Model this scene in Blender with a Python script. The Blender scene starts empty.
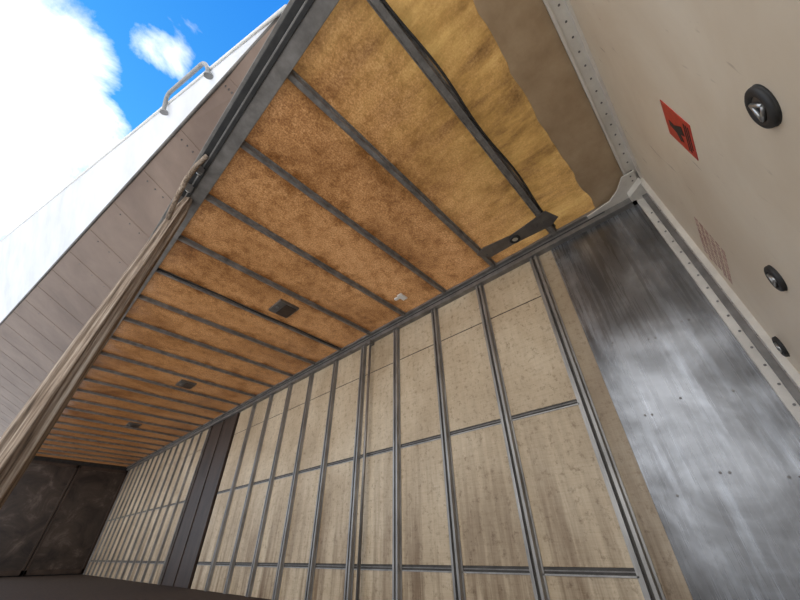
import bpy, bmesh, math, random
from mathutils import Vector, Matrix, noise as mnoise
random.seed(4)
S=bpy.context.scene
S.view_settings.view_transform='Standard'
S.view_settings.look='None'
H=2.2          # camera to ceiling
ZC=0.37        # camera height above trailer floor
CEIL=ZC+H
WX=2.42        # far side wall
FY=-0.34       # front bulkhead plane
RY=13.9        # rear doors plane

# ------------------------------------------------ material helpers
def newmat(name):
    m=bpy.data.materials.new(name); m.use_nodes=True
    nt=m.node_tree
    b=nt.nodes['Principled BSDF']
    return m,nt,b
def coords(nt,scale=(1,1,1),rot=(0,0,0)):
    tc=nt.nodes.new('ShaderNodeTexCoord'); src=tc.outputs['Object']
    if any(rot):
        m0=nt.nodes.new('ShaderNodeMapping'); m0.inputs['Rotation'].default_value=rot
        nt.links.new(src,m0.inputs['Vector']); src=m0.outputs['Vector']
    mp=nt.nodes.new('ShaderNodeMapping')
    mp.inputs['Scale'].default_value=scale
    nt.links.new(src,mp.inputs['Vector'])
    return mp.outputs['Vector']
def noise(nt,vec,scale,detail=4,rough=.6,dist=0):
    n=nt.nodes.new('ShaderNodeTexNoise')
    n.inputs['Scale'].default_value=scale; n.inputs['Detail'].default_value=detail
    n.inputs['Roughness'].default_value=rough; n.inputs['Distortion'].default_value=dist
    nt.links.new(vec,n.inputs['Vector']); return n.outputs['Fac']
def ramp(nt,fac,stops):
    r=nt.nodes.new('ShaderNodeValToRGB'); e=r.color_ramp.elements
    while len(e)<len(stops): e.new(.5)
    for i,(p,c) in enumerate(stops):
        e[i].position=p; e[i].color=(*c,1) if len(c)==3 else c
    nt.links.new(fac,r.inputs['Fac']); return r.outputs['Color']
def mixc(nt,a,b,fac,mode='MIX'):
    m=nt.nodes.new('ShaderNodeMix'); m.data_type='RGBA'; m.blend_type=mode
    for sock,v in ((m.inputs[6],a),(m.inputs[7],b),(m.inputs[0],fac)):
        if hasattr(v,'is_output') and v.is_output: nt.links.new(v,sock)
        elif isinstance(v,(int,float)): sock.default_value=v
        else: sock.default_value=(*v,1)
    return m.outputs[2]
def mathn(nt,op,a,c=0.0):
    m=nt.nodes.new('ShaderNodeMath'); m.operation=op
    for s,v in ((m.inputs[0],a),(m.inputs[1],c)):
        if isinstance(v,(int,float)): s.default_value=v
        else: nt.links.new(v,s)
    return m.outputs[0]
def bump(nt,b,h,strength=.3,dist=.01):
    bp=nt.nodes.new('ShaderNodeBump'); bp.inputs['Strength'].default_value=strength
    bp.inputs['Distance'].default_value=dist
    nt.links.new(h,bp.inputs['Height']); nt.links.new(bp.outputs['Normal'],b.inputs['Normal'])
def axis(nt,which,lo,hi):
    tc=nt.nodes.new('ShaderNodeTexCoord'); s=nt.nodes.new('ShaderNodeSeparateXYZ'); nt.links.new(tc.outputs['Object'],s.inputs[0])
    mr=nt.nodes.new('ShaderNodeMapRange'); nt.links.new(s.outputs[which],mr.inputs['Value'])
    mr.inputs['From Min'].default_value=lo; mr.inputs['From Max'].default_value=hi
    return mr.outputs['Result']
def simple(name,c1,c2,scale=8,rough=.5,metal=0,bs=.15,stretch=(1,1,1)):
    m,nt,b=newmat(name); v=coords(nt,stretch)
    f=noise(nt,v,scale,6,.65)
    nt.links.new(ramp(nt,f,[(.3,c1),(.7,c2)]),b.inputs['Base Color'])
    b.inputs['Roughness'].default_value=rough; b.inputs['Metallic'].default_value=metal
    if bs: bump(nt,b,f,bs)
    return m

M={}
M['rib']=simple('rib_galvanised',(.12,.11,.10),(.27,.255,.24),14,.5,.3)
M['post']=simple('post_aluminium',(.19,.18,.17),(.40,.385,.365),10,.36,.5,stretch=(1,1,.3))
M['postdark']=simple('post_groove_dark',(.04,.035,.03),(.09,.08,.07),10,.6,.2)
M['beam']=simple('beam_grey',(.15,.14,.13),(.29,.275,.26),9,.5,.35)
M['dark']=simple('dark_rubber',(.012,.012,.013),(.035,.034,.033),12,.6)
M['frame']=simple('frame_white_paint',(.60,.56,.50),(.82,.78,.71),5,.4,.0)
M['rivet']=simple('rivet_steel',(.10,.09,.09),(.22,.21,.2),30,.4,.7)
M['plateside']=simple('bracket_steel',(.10,.09,.085),(.20,.18,.16),9,.55,.4)
M['ground']=simple('concrete_ground',(.50,.49,.46),(.66,.64,.60),1.2,.9)
M['floor']=simple('trailer_floor_boards',(.022,.010,.005),(.050,.026,.014),6,.9,0,stretch=(8,.5,1))
M['darkpanel']=simple('dark_column_panel',(.030,.018,.012),(.075,.048,.034),5,.5,.1,stretch=(1,1,.4))
M['silver']=simple('silver',(.45,.45,.44),(.65,.65,.63),20,.3,.8)
M['handle']=simple('handle_grey_paint',(.24,.24,.24),(.36,.36,.36),20,.4,.2)
M['white']=simple('label_white',(.75,.75,.72),(.85,.85,.83),20,.5)

# gold ceiling: translucent GRP sheet
m,nt,b=newmat('gold_grp_roof'); v=coords(nt)
f1=noise(nt,v,85,5,.75); f2=noise(nt,v,1.3,5,.6,.5); f3=noise(nt,v,11,6,.75); f4=noise(nt,coords(nt,(1,.25,1)),5,5,.7)
f5=noise(nt,v,5,6,.7)
c=ramp(nt,f1,[(.32,(.155,.066,.022)),(.5,(.335,.165,.064)),(.68,(.56,.32,.145))])
c=mixc(nt,c,ramp(nt,f3,[(.36,(.52,.43,.34)),(.50,(.92,.89,.85)),(.6,(1,1,1))]),.8,'MULTIPLY')
c=mixc(nt,c,ramp(nt,f2,[(.3,(.50,.43,.36)),(.5,(.86,.83,.78)),(.7,(1.0,1.0,1.0))]),1.0,'MULTIPLY')
# uneven darker bands along the bows (0.59 m pitch)
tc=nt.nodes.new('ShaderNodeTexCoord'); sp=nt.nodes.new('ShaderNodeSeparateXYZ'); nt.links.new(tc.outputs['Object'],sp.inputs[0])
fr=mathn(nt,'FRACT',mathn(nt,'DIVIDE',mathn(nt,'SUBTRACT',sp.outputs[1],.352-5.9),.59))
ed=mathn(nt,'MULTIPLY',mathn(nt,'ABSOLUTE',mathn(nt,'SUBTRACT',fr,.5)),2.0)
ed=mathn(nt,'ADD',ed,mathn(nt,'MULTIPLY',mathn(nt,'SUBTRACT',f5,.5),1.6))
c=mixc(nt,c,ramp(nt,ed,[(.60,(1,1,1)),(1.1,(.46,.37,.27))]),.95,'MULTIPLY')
c=mixc(nt,c,ramp(nt,axis(nt,1,2.0,9.0),[(0,(1,1,1)),(1,(.60,.52,.43))]),1.0,'MULTIPLY')  # light falloff towards the rear, painted into the sheet colour
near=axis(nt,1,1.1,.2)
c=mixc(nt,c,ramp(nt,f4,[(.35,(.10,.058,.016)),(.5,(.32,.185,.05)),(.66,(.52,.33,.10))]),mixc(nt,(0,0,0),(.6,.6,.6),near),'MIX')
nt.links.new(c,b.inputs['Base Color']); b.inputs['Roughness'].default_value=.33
bump(nt,b,f1,.5,.005)
tr=nt.nodes.new('ShaderNodeBsdfTranslucent'); nt.links.new(c,tr.inputs['Color'])
ms=nt.nodes.new('ShaderNodeMixShader'); ms.inputs[0].default_value=.32
nt.links.new(b.outputs[0],ms.inputs[1]); nt.links.new(tr.outputs[0],ms.inputs[2])
nt.links.new(ms.outputs[0],nt.nodes['Material Output'].inputs['Surface'])
M['gold']=m

M['brown']=simple('brown_bare_sheet',(.36,.245,.14),(.56,.42,.27),3,.38,.1,.05)

# plywood
m,nt,b=newmat('plywood_wall'); v=coords(nt)
vs=coords(nt,(1,1,.06)); vh=coords(nt,(1,.06,1))
f1=noise(nt,v,1.3,5,.6,.3); f2=noise(nt,vs,130,3,.6); f3=noise(nt,vh,150,3,.6); f4=noise(nt,v,20,6,.8); f5=noise(nt,vs,9,5,.7)
c=ramp(nt,f1,[(.28,(.44,.335,.21)),(.5,(.61,.49,.335)),(.72,(.76,.65,.48))])
c=mixc(nt,c,ramp(nt,f2,[(.35,(.80,.76,.70)),(.6,(1,1,1))]),.25,'MULTIPLY')
c=mixc(nt,c,ramp(nt,f3,[(.35,(.78,.74,.68)),(.6,(1,1,1))]),.4,'MULTIPLY')
c=mixc(nt,c,ramp(nt,f4,[(.33,(.46,.39,.32)),(.47,(1,1,1))]),.8,'MULTIPLY')
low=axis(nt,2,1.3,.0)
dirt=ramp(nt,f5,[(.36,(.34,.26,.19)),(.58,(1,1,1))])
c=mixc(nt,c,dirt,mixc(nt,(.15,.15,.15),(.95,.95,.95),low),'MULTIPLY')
nt.links.new(c,b.inputs['Base Color']); b.inputs['Roughness'].default_value=.5
bump(nt,b,f3,.10,.003)
M['ply']=m
m2=m.copy(); m2.name='plywood_edge_strip'; M['plyedge']=m2
for n in m2.node_tree.nodes:
    if n.type=='VALTORGB' and len(n.color_ramp.elements)==3:
        for e,cc in zip(n.color_ramp.elements,((.30,.22,.14),(.43,.34,.23),(.55,.46,.34))): e.color=(*cc,1)
        break

# scuffed steel sheet
m,nt,b=newmat('scuffed_steel_sheet'); v=coords(nt); vs=coords(nt,(1,1,.04))
f1=noise(nt,vs,30,6,.7); f2=noise(nt,v,2.0,5,.65,.6); f3=noise(nt,coords(nt,(1,.3,1)),90,3,.6); f4=noise(nt,coords(nt,(1,1,.12)),7,5,.65)
c=ramp(nt,f2,[(.34,(.10,.098,.098)),(.52,(.20,.205,.215)),(.70,(.38,.395,.42))])
c=mixc(nt,c,ramp(nt,f1,[(.36,(.62,.61,.61)),(.55,(1,1,1))]),.75,'MULTIPLY')
c=mixc(nt,c,ramp(nt,f4,[(.54,(0,0,0)),(.72,(.20,.22,.25))]),.8,'ADD')
nt.links.new(c,b.inputs['Base Color']); b.inputs['Metallic'].default_value=.65
nt.links.new(ramp(nt,f1,[(.3,(.18,.18,.18)),(.7,(.38,.38,.38))]),b.inputs['Roughness'])
bump(nt,b,f3,.08,.002)
M['steel']=m

# cream painted bulkhead
m,nt,b=newmat('cream_bulkhead_paint'); v=coords(nt)
f1=noise(nt,v,1.6,5,.6,.4); f2=noise(nt,coords(nt,(1,1,.18)),22,4,.7); f3=noise(nt,v,120,2,.5); f4=noise(nt,coords(nt,(3,1,.5)),6,2,.5,1.5)
c=ramp(nt,f1,[(.3,(.71,.59,.44)),(.7,(.85,.75,.60))])
c=mixc(nt,c,ramp(nt,f2,[(.24,(.45,.40,.35)),(.32,(1,1,1))]),.6,'MULTIPLY')
c=mixc(nt,c,ramp(nt,f4,[(.24,(.35,.28,.22)),(.29,(1,1,1))]),.6,'MULTIPLY')
nt.links.new(c,b.inputs['Base Color']); b.inputs['Roughness'].default_value=.42
bump(nt,b,f3,.12,.002)
M['cream']=m

# beige wing underside
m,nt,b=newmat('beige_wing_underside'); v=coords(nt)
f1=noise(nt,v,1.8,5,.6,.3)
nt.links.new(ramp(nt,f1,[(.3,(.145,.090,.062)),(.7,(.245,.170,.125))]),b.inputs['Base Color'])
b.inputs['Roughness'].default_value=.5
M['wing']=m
# white PVC tarpaulin
m,nt,b=newmat('white_pvc_tarpaulin'); v=coords(nt); f1=noise(nt,v,2.5,4,.6)
c=ramp(nt,f1,[(.3,(.62,.62,.63)),(.7,(.76,.76,.76))])
nt.links.new(c,b.inputs['Base Color']); b.inputs['Roughness'].default_value=.5
bump(nt,b,f1,.4,.04)
tr=nt.nodes.new('ShaderNodeBsdfTranslucent'); nt.links.new(c,tr.inputs['Color'])
ms=nt.nodes.new('ShaderNodeMixShader'); ms.inputs[0].default_value=.22
nt.links.new(b.outputs[0],ms.inputs[1]); nt.links.new(tr.outputs[0],ms.inputs[2])
nt.links.new(ms.outputs[0],nt.nodes['Material Output'].inputs['Surface'])
M['pvc']=m
# curtain canvas (grain runs along the hanging bunch)
m,nt,b=newmat('weathered_curtain_canvas'); RT=(-.275,0,0)
f1=noise(nt,coords(nt,(1,1,.03),RT),75,6,.7); f2=noise(nt,coords(nt,(1,1,.3),RT),6,4,.6)
c=ramp(nt,f1,[(.34,(.08,.052,.034)),(.48,(.27,.20,.145)),(.64,(.47,.395,.32))])
c=mixc(nt,c,ramp(nt,f2,[(.3,(.62,.55,.48)),(.65,(1,1,1))]),.9,'MULTIPLY')
nt.links.new(c,b.inputs['Base Color']); b.inputs['Roughness'].default_value=.75
bump(nt,b,f1,.35,.006)
M['canvas']=m
# rear door lining
m,nt,b=newmat('rear_door_lining'); f1=noise(nt,coords(nt),1.8,6,.7,.8)
nt.links.new(ramp(nt,f1,[(.35,(.022,.015,.012)),(.55,(.060,.042,.032)),(.72,(.18,.14,.115))]),b.inputs['Base Color'])
b.inputs['Roughness'].default_value=.35; M['rear']=m
m,nt,b=newmat('red_sticker'); b.inputs['Roughness'].default_value=.4
f1=noise(nt,coords(nt),30,3,.6); nt.links.new(ramp(nt,f1,[(.3,(.42,.022,.016)),(.6,(.56,.04,.028))]),b.inputs['Base Color']); M['red']=m
m,nt,b=newmat('stencil_ink'); f1=noise(nt,coords(nt),60,3,.6); nt.links.new(ramp(nt,f1,[(.35,(.30,.13,.10)),(.6,(.52,.36,.29))]),b.inputs['Base Color']); M['ink']=m

# ------------------------------------------------ geometry helpers
class B:
    def __init__(s): s.bm=bmesh.new(); s.mats=[]
    def mi(s,mat):
        if mat not in s.mats: s.mats.append(mat)
        return s.mats.index(mat)
    def box(s,a,b,mat):
        x0,y0,z0=[min(a[i],b[i]) for i in range(3)]; x1,y1,z1=[max(a[i],b[i]) for i in range(3)]
        vs=[s.bm.verts.new(p) for p in [(x0,y0,z0),(x1,y0,z0),(x1,y1,z0),(x0,y1,z0),(x0,y0,z1),(x1,y0,z1),(x1,y1,z1),(x0,y1,z1)]]
        k=s.mi(mat)
        for f in [(0,3,2,1),(4,5,6,7),(0,1,5,4),(1,2,6,5),(2,3,7,6),(3,0,4,7)]:
            s.bm.faces.new([vs[i] for i in f]).material_index=k
    def poly(s,pts,mat):
        f=s.bm.faces.new([s.bm.verts.new(p) for p in pts]); f.material_index=s.mi(mat); return f
    def prism(s,pts,ext,mat):
        ext=Vector(ext); k=s.mi(mat)
        a=[s.bm.verts.new(p) for p in pts]; c=[s.bm.verts.new(Vector(p)+ext) for p in pts]
        n=len(pts)
        s.bm.faces.new(a).material_index=k; s.bm.faces.new(c[::-1]).material_index=k
        for i in range(n):
            s.bm.faces.new([a[i],c[i],c[(i+1)%n],a[(i+1)%n]]).material_index=k
    def cyl(s,p,axis,r,h,mat,seg=12,r2=None):
        k=s.mi(mat); axis=Vector(axis).normalized()
        mt=Matrix.Translation(Vector(p)+axis*h/2)@axis.to_track_quat('Z','Y').to_matrix().to_4x4()
        g=bmesh.ops.create_cone(s.bm,cap_ends=True,segments=seg,radius1=r,radius2=r if r2 is None else r2,depth=h,matrix=mt)
        fs=set(f for v in g['verts'] for f in v.link_faces)
        for f in fs: f.material_index=k; f.smooth=len(f.verts)==4
    def tube(s,pts,r,mat,seg=10):
        k=s.mi(mat); pts=[Vector(p) for p in pts]; rings=[]
        for i,p in enumerate(pts):
            d=(pts[min(i+1,len(pts)-1)]-pts[max(i-1,0)]).normalized()
            q=d.to_track_quat('Z','Y')
            rings.append([s.bm.verts.new(p+q@Vector((r*math.cos(t*2*math.pi/seg),r*math.sin(t*2*math.pi/seg),0))) for t in range(seg)])
        for a,c in zip(rings,rings[1:]):
            best=min(range(seg),key=lambda o:(c[o].co-a[0].co).length)
            for t in range(seg):
                f=s.bm.faces.new([a[t],a[(t+1)%seg],c[(t+1+best)%seg],c[(t+best)%seg]]); f.material_index=k; f.smooth=True
        s.bm.faces.new(rings[0][::-1]).material_index=k; s.bm.faces.new(rings[-1]).material_index=k
    def torus(s,p,axis,R,r,mat,n=28,m2=10,sq=1):
        k=s.mi(mat); q=Vector(axis).to_track_quat('Z','Y'); p=Vector(p); g=[]
        for i in range(n):
            a=2*math.pi*i/n
            g.append([s.bm.verts.new(p+q@Vector(((R+r*math.cos(b2))*math.cos(a),(R+r*math.cos(b2))*math.sin(a),sq*r*math.sin(b2)))) for b2 in [2*math.pi*j/m2 for j in range(m2)]])
        for i in range(n):
            for j in range(m2):
                f=s.bm.faces.new([g[i][j],g[(i+1)%n][j],g[(i+1)%n][(j+1)%m2],g[i][(j+1)%m2]]); f.material_index=k; f.smooth=True
    def done(s,name,parent=None,bevel=0,recalc=True):
        if recalc: bmesh.ops.recalc_face_normals(s.bm,faces=s.bm.faces)
        me=bpy.data.meshes.new(name); s.bm.to_mesh(me); s.bm.free()
        for k in s.mats: me.materials.append(M[k])
        o=bpy.data.objects.new(name,me); S.collection.objects.link(o)
        if parent: o.parent=parent
        if bevel:
            md=o.modifiers.new('bevel','BEVEL'); md.width=bevel; md.segments=2; md.limit_method='ANGLE'
        return o

# ------------------------------------------------ ground / floor
b=B(); b.box((-60,-50,-1.4),(60,70,-1.2),'ground'); b.done('ground')
b=B(); b.box((0.0,FY,-.14),(WX+.04,RY,0),'floor')
b.box((-.05,FY,-.2),(0.0,RY,.0),'beam')
b.done('floor',bevel=.004)

# ------------------------------------------------ ceiling (sags a little between bows)
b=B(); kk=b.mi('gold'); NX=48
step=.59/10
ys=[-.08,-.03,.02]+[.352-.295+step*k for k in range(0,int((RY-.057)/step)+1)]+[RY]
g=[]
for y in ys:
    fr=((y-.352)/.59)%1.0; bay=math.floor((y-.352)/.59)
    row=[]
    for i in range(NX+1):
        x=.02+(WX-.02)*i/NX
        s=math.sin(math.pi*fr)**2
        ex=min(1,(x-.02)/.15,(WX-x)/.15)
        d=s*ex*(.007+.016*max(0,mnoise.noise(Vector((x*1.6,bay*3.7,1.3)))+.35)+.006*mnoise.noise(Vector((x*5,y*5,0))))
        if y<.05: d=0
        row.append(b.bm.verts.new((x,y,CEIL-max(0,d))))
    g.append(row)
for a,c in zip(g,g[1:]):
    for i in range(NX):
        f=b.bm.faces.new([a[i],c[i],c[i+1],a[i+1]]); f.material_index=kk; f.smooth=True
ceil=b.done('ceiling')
b=B()
pts=[(0.02,FY,CEIL-.004),(WX,FY,CEIL-.004)]
for i in range(41):
    t=i/40; x=WX*(1-t)+.02*t
    pts.append((x,.0+.04*math.sin(t*3.1)**2*(1-t)+.006*math.sin(i*1.1)+random.uniform(-.007,.007),CEIL-.004))
b.prism(pts,(0,0,-.004),'brown'); b.done('bare_sheet',ceil)

# ribs (hat-section bows)
b=B(); y=.352; i=0
while y<RY-.2:
    w=.019 if i else .022; z=CEIL-.002; d=.030
    prof=[(y-w-.012,z),(y-w-.012,z-.004),(y-w,z-.004),(y-w*.75,z-d),(y+w*.75,z-d),(y+w,z-.004),(y+w+.012,z-.004),(y+w+.012,z)]
    b.prism([(0.05,p[0],p[1]) for p in prof],(WX-.1,0,0),'rib')
    if i in (0,5):
        b.tube([(x,y-.038+.010*math.sin(x*7),CEIL-.02) for x in [.1+k*.05 for k in range(44)]],.008,'dark',6)
    y+=.59; i+=1
b.done('ceiling_ribs')

# wall top beam & near beam
b=B()
b.box((WX-.075,FY+.09,CEIL-.10),(WX,RY,CEIL-.004),'beam')
b.box((WX-.11,FY+.09,CEIL-.03),(WX-.075,RY,CEIL-.004),'beam')
b.box((WX-.079,FY+.3,CEIL-.062),(WX-.0755,RY,CEIL-.050),'dark')
b.done('trim_1',bevel=.003)
b=B()
b.box((-.02,FY,CEIL-.06),(.095,RY,CEIL+.05),'beam')
b.box((-.012,FY,CEIL-.068),(.012,RY,CEIL-.06),'dark')
b.box((-.055,FY,CEIL-.045),(-.02,RY,CEIL+.045),'dark')
b.box((-.075,FY,CEIL-.02),(-.055,RY,CEIL+.045),'beam')
b.done('trim_2',bevel=.003)

# bracket plate between first two ribs
b=B(); z=CEIL-.036
b.prism([(2.02,.30,z),(2.15,.25,z),(2.20,.33,z),(2.17,.62,z),(2.17,.90,z),(2.06,.97,z),(2.02,.88,z),(2.06,.62,z)],(0,0,-.008),'plateside')
b.torus((2.12,.62,z-.012),(0,0,1),.035,.012,'dark')
b.cyl((2.12,.62,z-.008),(0,0,-1),.024,.006,'silver')
for yy in (.36,.42,.84,.9): b.cyl((2.12,yy,z-.008),(0,0,-1),.010,.006,'rivet')
b.done('ceiling_bracket_plate')
b=B(); b.box((2.0,1.87,CEIL-.03),(2.10,1.93,CEIL-.001),'white'); b.box((2.02,1.93,CEIL-.028),(2.05,1.99,CEIL-.001),'white'); b.done('ceiling_label')
# ceiling lamps
for yc in (3.0,5.95,8.9):
    b=B()
    b.box((1.17,yc-.13,CEIL-.034),(1.40,yc+.13,CEIL-.002),'plateside')
    b.box((1.25,yc-.11,CEIL-.042),(1.385,yc+.11,CEIL-.034),'darkpanel')
    b.cyl((1.21,yc,CEIL-.034),(0,0,-1),.02,.008,'rib')
    b.done('ceiling_lamp',bevel=.003)

# ------------------------------------------------ right wall
b=B()
b.box((WX,FY,0),(WX+.04,RY,CEIL),'postdark')
zlev=[(0.0,.262),(.298,1.150),(1.186,2.065),(2.075,CEIL-.06)]
posts=[.595+.576*i for i in range(11)]
rear_posts=[7.68+.46*i for i in range(14)]
def plyrun(ys):
    for y0,y1 in zip(ys,ys[1:]):
        for z0,z1 in zlev:
            b.box((WX-.016,y0+.003,z0),(WX,y1-.003,z1),'ply')
b.box((WX-.016,.44,0),(WX,.592,CEIL-.06),'plyedge')
plyrun(posts[:10]+[6.36])
plyrun([7.62]+rear_posts+[RY])
wall=b.done('wall_right',bevel=.002)
b=B()
for z0,z1 in ((.262,.298),(1.150,1.186)):
    for y0,y1 in ((.60,6.36),(7.62,RY)):
        b.box((WX-.012,y0,z0),(WX-.002,y1,z1),'postdark')
        b.box((WX-.022,y0,z0-.004),(WX-.010,y1,z0+.004),'post')
        b.box((WX-.018,y0,z0+.016),(WX-.010,y1,z0+.022),'rib')
b.box((WX-.012,.60,2.065),(WX-.002,6.36,2.075),'postdark')
b.done('wall_rails')
b=B()
def post(y,w=.033,d=.035,x=WX-.016,z0=0,z1=CEIL-.1):
    prof=[(x,y-w-.012),(x-.006,y-w-.012),(x-.006,y-w),(x-d,y-w*.85),(x-d,y-w*.3),(x-d*.55,y-w*.25),(x-d*.55,y+w*.25),(x-d,y+w*.3),(x-d,y+w*.85),(x-.006,y+w),(x-.006,y+w+.012),(x,y+w+.012)]
    b.prism([(p[0],p[1],z0) for p in prof],(0,0,z1-z0),'post')
    b.box((x-d*.56,y-w*.24,z0+.02),(x-d*.5,y+w*.24,z1-.02),'postdark')
for y in posts[:10]: post(y)
for y in rear_posts: post(y,.024)
b.done('wall_posts')
b=B(); b.tube([(WX-.06,2.74,.02),(WX-.06,2.74,CEIL-.06)],.015,'post'); b.box((WX-.09,2.71,CEIL-.14),(WX-.02,2.77,CEIL-.09),'rib')
b.done('load_pole')
b=B(); b.box((WX-.03,6.40,0),(WX,7.60,CEIL-.1),'darkpanel')
for y in (6.40,7.0,7.56): b.box((WX-.045,y,0),(WX-.03,y+.04,CEIL-.1),'darkpanel')
b.done('wall_divider_panel',bevel=.004)

# steel sheet
b=B(); b.box((WX-.020,FY+.08,0),(WX-.001,.44,CEIL-.09),'steel')
for z in [.2+k*.42 for k in range(6)]:
    for y in (-.10,.12,.33):
        yy=y+random.uniform(-.03,.03); zz=z+random.uniform(-.05,.05)
        b.cyl((WX-.020,yy,zz),(-1,0,0),.006,.003,'rivet')
        if random.random()<.6: b.cyl((WX-.020,yy-.035,zz-.004),(-1,0,0),.006,.003,'rivet')
b.done('steel_sheet_panel',bevel=.002)

# ------------------------------------------------ front bulkhead
b=B(); b.box((-.05,FY-.05,-.2),(WX+.04,FY,CEIL+.05),'cream'); b.done('wall_front')
b=B()
b.box((.095,FY,CEIL-.06),(WX-.02,FY+.015,CEIL-.008),'frame')
b.box((.095,FY,CEIL-.02),(WX-.02,FY+.09,CEIL-.009),'frame')
b.box((.095,FY+.075,CEIL-.03),(WX-.02,FY+.09,CEIL-.009),'frame')
x=.15
while x<WX-.2: b.cyl((x,FY+.04,CEIL-.02),(0,0,-1),.006,.004,'rivet'); x+=.09
b.done('trim_3',bevel=.003)
b=B()
b.box((WX-.20,FY,0),(WX-.001,FY+.02,CEIL-.06),'frame')
b.box((WX-.06,FY+.02,0),(WX-.001,FY+.09,CEIL-.06),'frame')
b.box((WX-.085,FY+.015,0),(WX-.060,FY+.05,CEIL-.06),'beam')
b.box((WX-.21,FY,0),(WX-.185,FY+.03,CEIL-.06),'frame')
z=.1
while z<CEIL-.2:
    b.cyl((WX-.06,FY+.062,z),(-1,0,0),.006,.004,'rivet')
    b.cyl((WX-.13,FY+.02,z+.03),(0,1,0),.006,.004,'rivet'); z+=.10
b.done('trim_4',bevel=.003)
b=B()
b.prism([(WX-.30,FY+.03,CEIL-.035),(WX-.10,FY+.03,CEIL-.035),(WX-.03,FY+.10,CEIL-.035),(WX-.03,FY+.42,CEIL-.035),(WX-.11,FY+.42,CEIL-.035),(WX-.14,FY+.24,CEIL-.035),(WX-.20,FY+.17,CEIL-.035),(WX-.30,FY+.11,CEIL-.035)],(0,0,-.012),'frame')
b.prism([(WX-.13,FY+.12,CEIL-.10),(WX-.02,FY+.12,CEIL-.10),(WX-.02,FY+.02,CEIL-.10),(WX-.22,FY+.02,CEIL-.10)],(0,0,.06),'frame')
for k in range(5): b.cyl((WX-.07,FY+.14+.06*k,CEIL-.047),(0,0,-1),.006,.004,'rivet')
for k in range(3): b.cyl((WX-.27+.05*k,FY+.06,CEIL-.047),(0,0,-1),.006,.004,'rivet')
b.done('corner_gusset',bevel=.003)

# tie-down rings
for x in (.735,1.48,2.13):
    z=ZC+.72; b=B()
    b.cyl((x,FY,z),(0,1,0),.049,.006,'dark',28,.046)
    b.torus((x,FY+.006,z),(0,1,0),.037,.011,'dark',sq=.7)
    b.cyl((x,FY+.006,z),(0,1,0),.028,.002,'rivet',24)
    t=[(x-.020,FY+.012,z-.016),(x+.020,FY+.012,z-.016),(x,FY+.012,z+.022),(x-.020,FY+.012,z-.016)]
    for p,q in zip(t,t[1:]): b.tube([p,q],.004,'silver',8)
    b.done('tie_down_ring')
b=B(); x0,x1=1.04,1.21; z0,z1=ZC+1.11,ZC+1.31
b.box((x0,FY,z0),(x1,FY+.002,z1),'red')
y2=FY+.0035
b.prism([(x0+.05,y2-.001,z0+.07),(x0+.08,y2-.001,z0+.13),(x0+.075,y2-.001,z0+.165),(x0+.10,y2-.001,z0+.165),(x0+.11,y2-.001,z0+.12),(x0+.14,y2-.001,z0+.10),(x0+.13,y2-.001,z0+.075),(x0+.10,y2-.001,z0+.09),(x0+.09,y2-.001,z0+.06)],(0,.001,0),'dark')
for k in range(3): b.box((x0+.02,FY+.002,z0+.014+.014*k),(x1-.02-.02*(k==0),FY+.003,z0+.020+.014*k),'dark')
b.done('warning_sticker')
b=B(); 
for r in range(6):
    x=1.80
    while x<2.12:
        w=random.uniform(.010,.028)
        b.box((x,FY,ZC+1.30-.045*r),(x+w,FY+.001,ZC+1.30-.045*r+.030),'ink'); x+=w+random.uniform(.005,.016)
b.done('stencilled_label')

# ------------------------------------------------ rear doors
b=B(); b.box((-.05,RY,-.2),(WX+.04,RY+.06,CEIL+.05),'dark')
b.done('wall_rear')
for k,(x0,x1) in enumerate(((.02,1.19),(1.21,2.38))):
    b=B(); b.box((x0,RY-.06,.02),(x1,RY-.01,CEIL-.12),'rear')
    for a,c in (((x0,.02),(x0+.05,CEIL-.12)),((x1-.05,.02),(x1,CEIL-.12)),((x0,.02),(x1,.12)),((x0,CEIL-.2),(x1,CEIL-.12))):
        b.box((a[0],RY-.08,a[1]),(c[0],RY-.06,c[1]),'darkpanel')
    b.done('door_%d'%(k+1),bevel=.004)

# ------------------------------------------------ raised wing + tarpaulin
def P(x,y,z): return Vector((x*H,y*H,z*H+ZC))
def lerp(a,c,t): return a+(c-a)*t
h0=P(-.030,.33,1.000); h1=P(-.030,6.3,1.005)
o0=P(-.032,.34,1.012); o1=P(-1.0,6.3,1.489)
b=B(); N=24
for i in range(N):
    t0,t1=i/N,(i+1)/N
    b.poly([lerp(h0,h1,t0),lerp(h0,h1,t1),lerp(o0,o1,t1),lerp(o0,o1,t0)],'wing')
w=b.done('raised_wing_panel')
b=B()
for i in range(1,24):
    t=(i-.1)/23.2; a=lerp(h0,h1,t)-Vector((0,0,.003)); c=lerp(o0,o1,t)-Vector((0,0,.003))
    n=Vector((0,.006,0))
    b.prism([a-n,a+n,c+n,c-n],(0,0,.0025),'wing')
    for s in (.25,.5,.75): b.cyl(lerp(a,c,s)+Vector((0,.05,.003)),(0,0,-1),.007,.003,'rivet')
b.done('wing_ribs',w)
b=B(); b.tube([lerp(o0,o1,k/30) for k in range(31)],.012,'plateside',8); b.done('wing_edge_tube',w)
u0=P(-.033,.315,.998); u1=P(-1.61,6.3,2.73)
b=B(); NV=8;NU=60; g=[]
for i in range(NU+1):
    t=i/NU; row=[]
    for j in range(NV+1):
        s=j/NV; p=lerp(lerp(o0,o1,t),lerp(u0,u1,t),s)
        p+=Vector((1,0,-.3))*(.012*math.sin(t*50+s*3)*math.sin(s*math.pi)*min(1,t*4))
        row.append(b.bm.verts.new(p))
    g.append(row)
k=b.mi('pvc')
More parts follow.
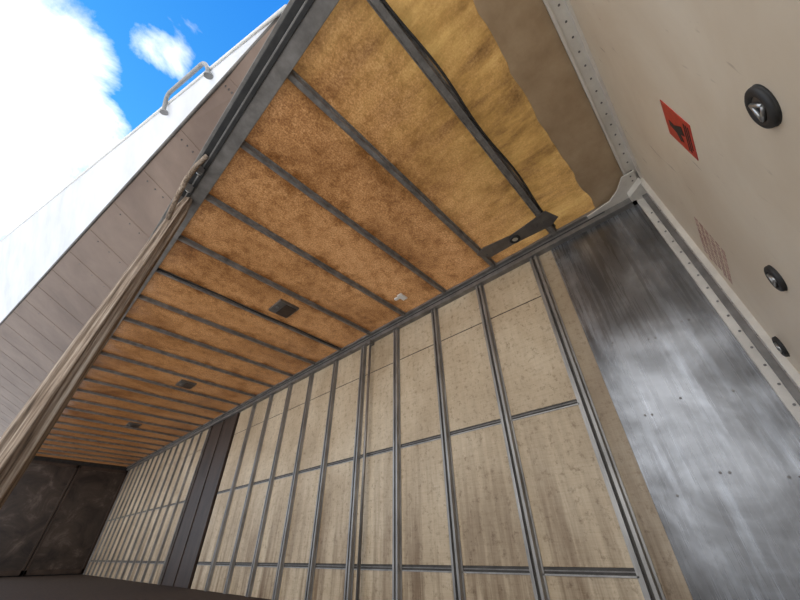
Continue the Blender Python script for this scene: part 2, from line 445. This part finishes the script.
for i in range(NU):
    for j in range(NV):
        f=b.bm.faces.new([g[i][j],g[i+1][j],g[i+1][j+1],g[i][j+1]]); f.smooth=True; f.material_index=k
b.done('white_tarpaulin',w)
b=B(); b.tube([lerp(u0,u1,k/30) for k in range(31)],.010,'white',8); b.done('tarpaulin_hem',w)
b=B(); c0=P(-.108,.62,1.060); c1=P(-.170,.86,1.120); off=Vector((-.045,-.03,.10))
pp=[]
for k in range(6): 
    a=k/5*math.pi/2; pp.append(c0+off*math.sin(a)+(c1-c0)*.14*(1-math.cos(a)))
for k in range(6):
    a=(5-k)/5*math.pi/2; pp.append(c1+off*math.sin(a)-(c1-c0)*.14*(1-math.cos(a)))
b.tube(pp,.013,'handle')
for c in (c0,c1): b.cyl(c-off.normalized()*.01,off,.026,.012,'handle')
b.done('grab_handle',w)

# ------------------------------------------------ gathered curtain
b=B(); NS=70; NA=72; rings=[]
top=P(.005,1.0,.985); bot=P(-.035,1.335,-.165)
for i in range(NS+1):
    t=i/NS; c=lerp(top,bot,t); r=.055+.05*min(1,t*1.4)
    if t<.06: r*=.6+.4*t/.06
    row=[]
    for j in range(NA):
        a=2*math.pi*j/NA
        rr=r*(1+.09*math.sin(7*a+.3*math.sin(t*3))+.04*math.sin(15*a+.5*t))
        row.append(b.bm.verts.new(c+Vector((.75*rr*math.cos(a),1.1*rr*math.sin(a),0))))
    rings.append(row)
k=b.mi('canvas')
for a,c in zip(rings,rings[1:]):
    for j in range(NA):
        f=b.bm.faces.new([a[j],a[(j+1)%NA],c[(j+1)%NA],c[j]]); f.smooth=True; f.material_index=k
b.bm.faces.new(rings[0]).material_index=k; b.bm.faces.new(rings[-1][::-1]).material_index=k
gc=b.done('gathered_side_curtain')
b=B()
for k,yy in enumerate((1.85,2.05,2.2)):
    b.box((-.055,yy,CEIL-.12),(.0,yy+.018,CEIL-.06),'plateside'); b.cyl((-.02,yy+.03,CEIL-.09),(0,1,0),.016,.012,'silver')
b.tube([Vector((-.03,1.75,CEIL-.05)),Vector((-.05,1.82,CEIL-.11)),Vector((-.06,1.92,CEIL-.17)),Vector((-.05,2.05,CEIL-.26)),Vector((-.03,2.16,CEIL-.36))],.016,'canvas')
b.done('curtain_rollers',gc)

# ------------------------------------------------ camera from measured vanishing points
f=331.0
d1=Vector((-440,-260,-f)).normalized(); d2=Vector((393,-243,-f)).normalized(); d3=Vector((-5,433,-f)).normalized()
d1=(d1-d3*d1.dot(d3)).normalized(); d2n=d1.cross(d3).normalized()
if d2n.dot(d2)<0: d2n=-d2n
R=Matrix((tuple(d2n),tuple(d1),tuple(d3)))
cam=bpy.data.cameras.new('camera'); cam.sensor_width=36; cam.lens=36*f/800; cam.clip_start=.01; cam.clip_end=500
co=bpy.data.objects.new('camera',cam); S.collection.objects.link(co)
co.matrix_world=Matrix.Translation((0,0,ZC))@R.to_4x4()
S.camera=co

# ------------------------------------------------ sun + sky
sd=bpy.data.lights.new('sun','SUN'); sd.energy=6.0; sd.angle=.01; sd.color=(1,.94,.85)
so=bpy.data.objects.new('sun',sd); S.collection.objects.link(so)
so.rotation_euler=Vector((.30,-.32,.90)).to_track_quat('Z','Y').to_euler()
W=bpy.data.worlds.new('sky'); S.world=W; W.use_nodes=True; nt=W.node_tree
bg=nt.nodes['Background']; tc=nt.nodes.new('ShaderNodeTexCoord')
vec=tc.outputs['Generated']
n1=noise(nt,vec,5.5,9,.62,.3)
def blob(d,r0,r1):
    vm=nt.nodes.new('ShaderNodeVectorMath'); vm.operation='DISTANCE'; nt.links.new(vec,vm.inputs[0]); vm.inputs[1].default_value=Vector(d).normalized()
    mr=nt.nodes.new('ShaderNodeMapRange'); nt.links.new(vm.outputs['Value'],mr.inputs['Value'])
    mr.inputs['From Min'].default_value=r0; mr.inputs['From Max'].default_value=r1
    mr.inputs['To Min'].default_value=.55; mr.inputs['To Max'].default_value=-.22
    return mr.outputs['Result']
bl=mathn(nt,'MAXIMUM',blob((-.36,.67,.65),.06,.27),blob((-.155,.505,.849),-.08,.11))
bl=mathn(nt,'MAXIMUM',bl,blob((-.34,.76,.55),.07,.25))
bl=mathn(nt,'MAXIMUM',bl,blob((-.9,-.3,.35),.6,1.1))
fac=mathn(nt,'ADD',n1,bl)
mask=ramp(nt,fac,[(.41,(0,0,0)),(.70,(1,1,1))])
n2=noise(nt,vec,6,5,.6)
cloud=ramp(nt,n2,[(.35,(.74,.76,.80)),(.6,(1.8,1.8,1.8))])
sep=nt.nodes.new('ShaderNodeSeparateXYZ'); nt.links.new(vec,sep.inputs[0])
blue=ramp(nt,sep.outputs['Z'],[(.0,(.75,.85,1.0)),(.35,(.25,.55,.95)),(.75,(.06,.34,.80)),(1.0,(.02,.20,.70))])
nt.links.new(mixc(nt,blue,cloud,mask),bg.inputs['Color'])
bg.inputs['Strength'].default_value=1.3
